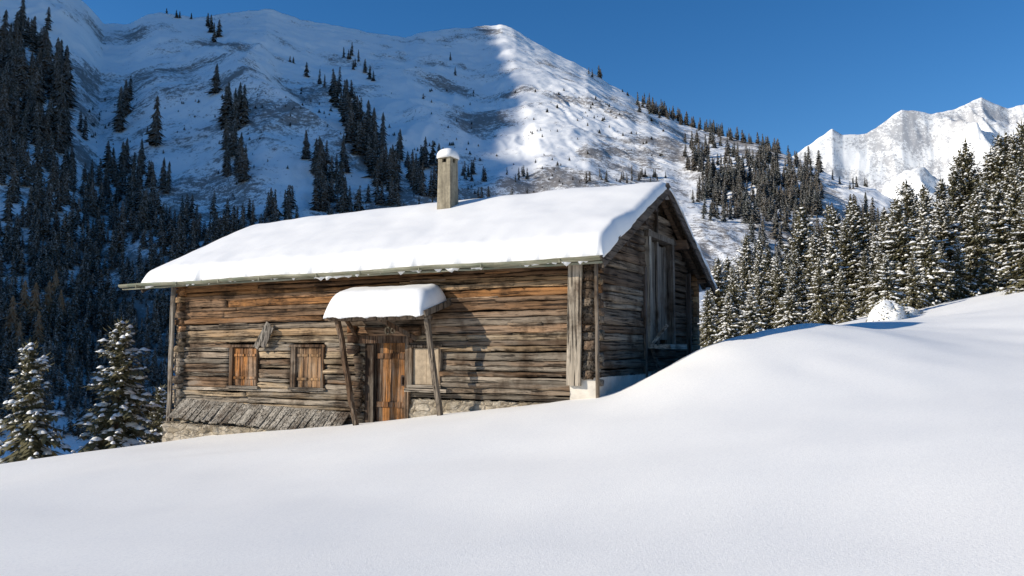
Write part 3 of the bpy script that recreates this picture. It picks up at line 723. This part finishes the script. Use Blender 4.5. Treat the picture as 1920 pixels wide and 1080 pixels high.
# snow-buried bush: soft dome of snow with small twigs showing
def bush():
    nu_,nv_=28,12; v=[];f=[]
    for j in range(nv_):
        t=j/(nv_-1)*math.pi/2
        for k in range(nu_):
            a=2*math.pi*k/nu_; X_,Y_,Z_=math.cos(t)*math.cos(a),math.cos(t)*math.sin(a),math.sin(t)
            n_=1+.16*float(gn(np.array([X_*1.7+Z_*.9]),np.array([Y_*1.7-Z_*.6]),44)[0])+.07*float(gn(np.array([X_*4+Z_*2]),np.array([Y_*4-Z_]),45)[0])
            v.append((X_*n_,Y_*n_,-.15+1.05*Z_*n_))
    for j in range(nv_-1):
        for k in range(nu_): f.append((j*nu_+k,j*nu_+(k+1)%nu_,(j+1)*nu_+(k+1)%nu_,(j+1)*nu_+k))
    tv=[];tf=[]; r=random.Random(2)
    for _ in range(300):
        a=r.random()*6.28; t=r.uniform(0,1.0); n=Vector((math.cos(t)*math.cos(a),math.cos(t)*math.sin(a),math.sin(t))); p=n*r.uniform(.88,1.02); d=(n+Vector((r.uniform(-.6,.6),r.uniform(-.6,.6),r.uniform(-.9,.1)))).normalized(); s=d.cross(Vector((.3,.2,1))).normalized()
        l=r.uniform(.12,.28); o=len(tv); tv+= [p,p+d*l*.5+s*.035,p+d*l,p+d*l*.5-s*.035]; tf.append((o,o+1,o+2,o+3))
    return medat("snow_cover",v,f,M_tsn,True),medat("crown",tv,tf,M_nd,False)
BS,BC=bush()
def put(var,x,y,height,label,group,z=None,wide=1.0):
    h_,c,s_,t=var; e=bpy.data.objects.new("spruce_tree",None)
    link(e,label=label,cat="tree",group=group)
    zz=float(gz(x,y)) if z is None else z
    e.location=(x,y,zz-.15); k=height/h_; e.scale=(k*wide,k*wide,k); e.rotation_euler=(random.uniform(-.03,.03),random.uniform(-.03,.03),random.random()*6.28)
    for nm,me in (("trunk",t),("crown",c),("snow_cover",s_)):
        o=bpy.data.objects.new(nm,me); COL.objects.link(o); o.parent=e
topx=[1300,1330,1400,1450,1540,1600,1650,1700,1750,1800,1830,1880,1920,2000,2200]
topy=[470,452,436,415,380,360,345,315,318,284,250,195,165,155,150]
rn=random.Random(5); cnt=0
for row,(dist,n,f0) in enumerate([(31,8,.50),(35,12,.68),(40,15,.82),(46,19,.90),(53,22,.96),(62,25,1.0),(74,26,1.0)]):
    for i in range(n):
        px=1325+(i+rn.random()*.95)/n*(2040-1325)
        if row==0 and px<1480: continue
        dd=dist+rn.uniform(-3,3)
        if px>1650: dd=dd*.88
        u,e=pix(px,np.interp(px,topx,topy)+rn.uniform(-8,38)); x=u*dd; z=float(gz(x,dd)); ht=(e*dd-z)*f0*rn.uniform(.72,1.04)
        if ht<2: ht=2.2
        va=VAR[rn.choice([0,1,2,3,5,6])] if ht>6 else VAR[rn.choice([2,4,6])]
        put(va,x,dd,ht,"tall snow laden spruce in a dense stand" if ht>6 else "young snow laden spruce at the forest edge","spruces in the stand beside the snow slope",wide=rn.uniform(.85,1.25)*(1.0 if ht>7 else .95)); cnt+=1
for px,pt,dd,lb,vi,wd in [(64,642,22.5,"young slim spruce with light snow below the hut",1,.95),(226,602,23.2,"bushy young spruce with snow on its branches",0,.98),(296,725,30,"small snowy spruce behind a larger one",2,1),(-25,760,26,"small snowy spruce half sunk in snow",1,1)]:
    u,e=pix(px,pt); x=u*dd; z=float(gz(x,dd)); put(YV[vi],x,dd,e*dd-z+.15,lb,"young spruces below the hut",wide=wd)
for px,pt,dd,wd in [(1664,562,24.8,.60),(1700,574,25.5,.50)]:
    u,e=pix(px,pt); x=u*dd; z=float(gz(x,dd)); hh_=max(.4,e*dd-z+.1)
    bo=bpy.data.objects.new("snowy_bush",None); link(bo,label="rounded bush buried under a lump of snow",cat="bush",group="snow buried bushes at the forest edge"); bo.location=(x,dd,z-.1); bo.scale=(wd,wd,hh_); bo.rotation_euler=(0,0,rn.random()*6)
    for nm,me in (("snow_cover",BS),("crown",BC)):
        o=bpy.data.objects.new(nm,me); COL.objects.link(o); o.parent=bo
# mountain trees
def midtree(seed,tiers,K):
    r=random.Random(seed); v=[];f=[]
    for k in range(tiers):
        t=k/tiers; z=.04+.92*t; rad=(.19*(1-t)**.7+.012)*r.uniform(.75,1.2); o=len(v)
        ox,oy=r.uniform(-.03,.03)*(1-t),r.uniform(-.03,.03)*(1-t); v.append((ox,oy,z+.08+.03*(1-t)))
        a0=r.random()*6.28
        for j in range(K):
            a=a0+6.283*j/K+r.uniform(-.15,.15); rr_=rad*(r.uniform(.7,1.35) if j%2 else r.uniform(.3,.65)); v.append((ox+rr_*math.cos(a),oy+rr_*math.sin(a),z-(.035 if j%2 else -.02)+r.uniform(-.02,.02)))
        for j in range(K): f.append((o,o+1+j,o+1+(j+1)%K))
    o=len(v)
    for q in range(4): v.append((.012*math.cos(q*1.57),.012*math.sin(q*1.57),-.05))
    v.append((0,0,.95))
    for q in range(4): f.append((o+q,o+(q+1)%4,o+4))
    return np.array(v,float),np.array(f,int)
MT=[midtree(i,20,14) for i in range(6)]; LT=[midtree(20+i,11,10) for i in range(6)]
MTm=[medat("spruce_tree",v,[tuple(q) for q in f],M_con,False) for v,f in MT]
LAm=[medat("larch_tree",v,[tuple(q) for q in f],M_larch,False) for v,f in MT[:2]]
TL=[]
rt=random.Random(3)
def cl(x0,x1,ya,yb,n,h,sp=.35,diag=None):
    for _ in range(n):
        t=rt.random(); x=x0+(x1-x0)*t
        y=(ya+(yb-ya)*rt.random()) if diag is None else (ya+(yb-ya)*t+rt.gauss(0,diag))
        TL.append((x,y,h*rt.uniform(1-sp,1+sp)))
TL+=[(222,248,95),(237,218,75),(243,190,55),(292,276,105),(403,176,64),(447,212,64),(160,262,50),(150,250,45),(575,145,32),(598,158,34),(610,165,28),(545,117,14),(550,119,14),(330,34,18),(312,26,12),(338,34,16),(845,113,18),(855,142,20),(395,62,40),(388,50,30),(402,80,42),(410,70,38),(360,36,14),(600,338,70),(575,300,60)]
cl(-20,128,110,290,80,80); cl(30,100,50,120,14,50); cl(420,465,230,350,20,70); cl(70,320,310,440,90,56)
cl(-10,100,290,440,40,62)
cl(640,740,210,370,56,56,.3,20); cl(590,650,300,400,30,54); cl(740,825,300,370,30,50); cl(615,645,170,215,6,46)
cl(640,700,95,155,10,24,.3,8); cl(860,990,320,345,18,24); cl(1090,1250,325,345,22,18)
cl(330,520,400,470,40,46); cl(1195,1460,200,285,110,22,.4,4); cl(1285,1350,265,330,36,28); cl(1300,1460,285,385,110,30,.35); cl(1320,1520,330,420,190,34,.35); cl(1420,1540,300,410,100,32)
cl(1560,1625,340,352,9,20,.3,4); cl(1100,1130,135,155,4,20)
ST=[]
def cl2(x0,x1,ya,yb,n,h,thr=-.12,lo=.6):
    k=0
    while k<n:
        x=rt.uniform(x0,x1); y=ya+(yb-ya)*rt.random()
        if float(fbm(np.array([x/75.]),np.array([y/60.]),2,77)[0])<thr: 
            if rt.random()<.9: k+=.1; continue
        ST.append((x,y,h*rt.uniform(lo,1.25))); k+=1
cl2(-120,540,430,640,900,48,-.2,.4); cl2(-120,420,600,830,820,52,-.35,.4); cl2(500,1000,380,560,140,50); cl2(1400,1800,400,540,220,46,-.5)
cl2(130,1250,170,400,420,7,.0,.4)
TL.sort(key=lambda a:-a[2]); ind=TL[:180]; ST+=TL[180:]
for px,py,hp in ind:
    p=onmt(px,py); dist=p[1]; h_=hp/F*dist
    o=bpy.data.objects.new("spruce_tree",MTm[rt.randrange(6)]); link(o,label="tall dark spruce standing on the snowy mountainside",cat="tree",group="spruces scattered over the mountainside")
    o.location=(p[0],p[1],p[2]-h_*.03); wd=rt.uniform(.8,1.15); o.scale=(h_*wd,h_*wd,h_); o.rotation_euler=(rt.uniform(-.04,.04),rt.uniform(-.04,.04),rt.random()*6.28)
for px,py,hp in [(62,620,62),(85,600,66),(104,606,72),(124,592,60),(146,604,58),(112,640,55),(78,655,50),(136,560,52)]:
    p=onmt(px,py); h_=hp/F*p[1]; o=bpy.data.objects.new("larch_tree",LAm[rt.randrange(2)]); link(o,label="brown leafless larch among dark spruces",cat="tree",group="brown larches in the forest")
    o.location=(p[0],p[1]-12,p[2]-2); o.scale=(h_*1.3,h_*1.3,h_*1.15); o.rotation_euler=(0,0,rt.random()*6.28)
vs=[];fs=[];off=0
for px,py,hp in ST:
    p=onmt(px,py); h_=hp/F*p[1]; v,f=LT[rt.randrange(6)]; a=rt.random()*6.28; c,s_=math.cos(a),math.sin(a); wd=rt.uniform(.85,1.45)*(1.8 if hp<10 else 1)
    q=np.stack([(v[:,0]*c-v[:,1]*s_)*h_*wd+p[0],(v[:,0]*s_+v[:,1]*c)*h_*wd+p[1],v[:,2]*h_+p[2]-h_*.03],-1)
    vs.append(q); fs.append(f+off); off+=len(v)
mk("forest",np.concatenate(vs),np.concatenate(fs),M_con,False,kind="stuff",label="dense dark spruce forest on the lower mountainside",cat="forest")
print("NEAR",cnt,"IND",len(ind),"STUFF",len(ST))
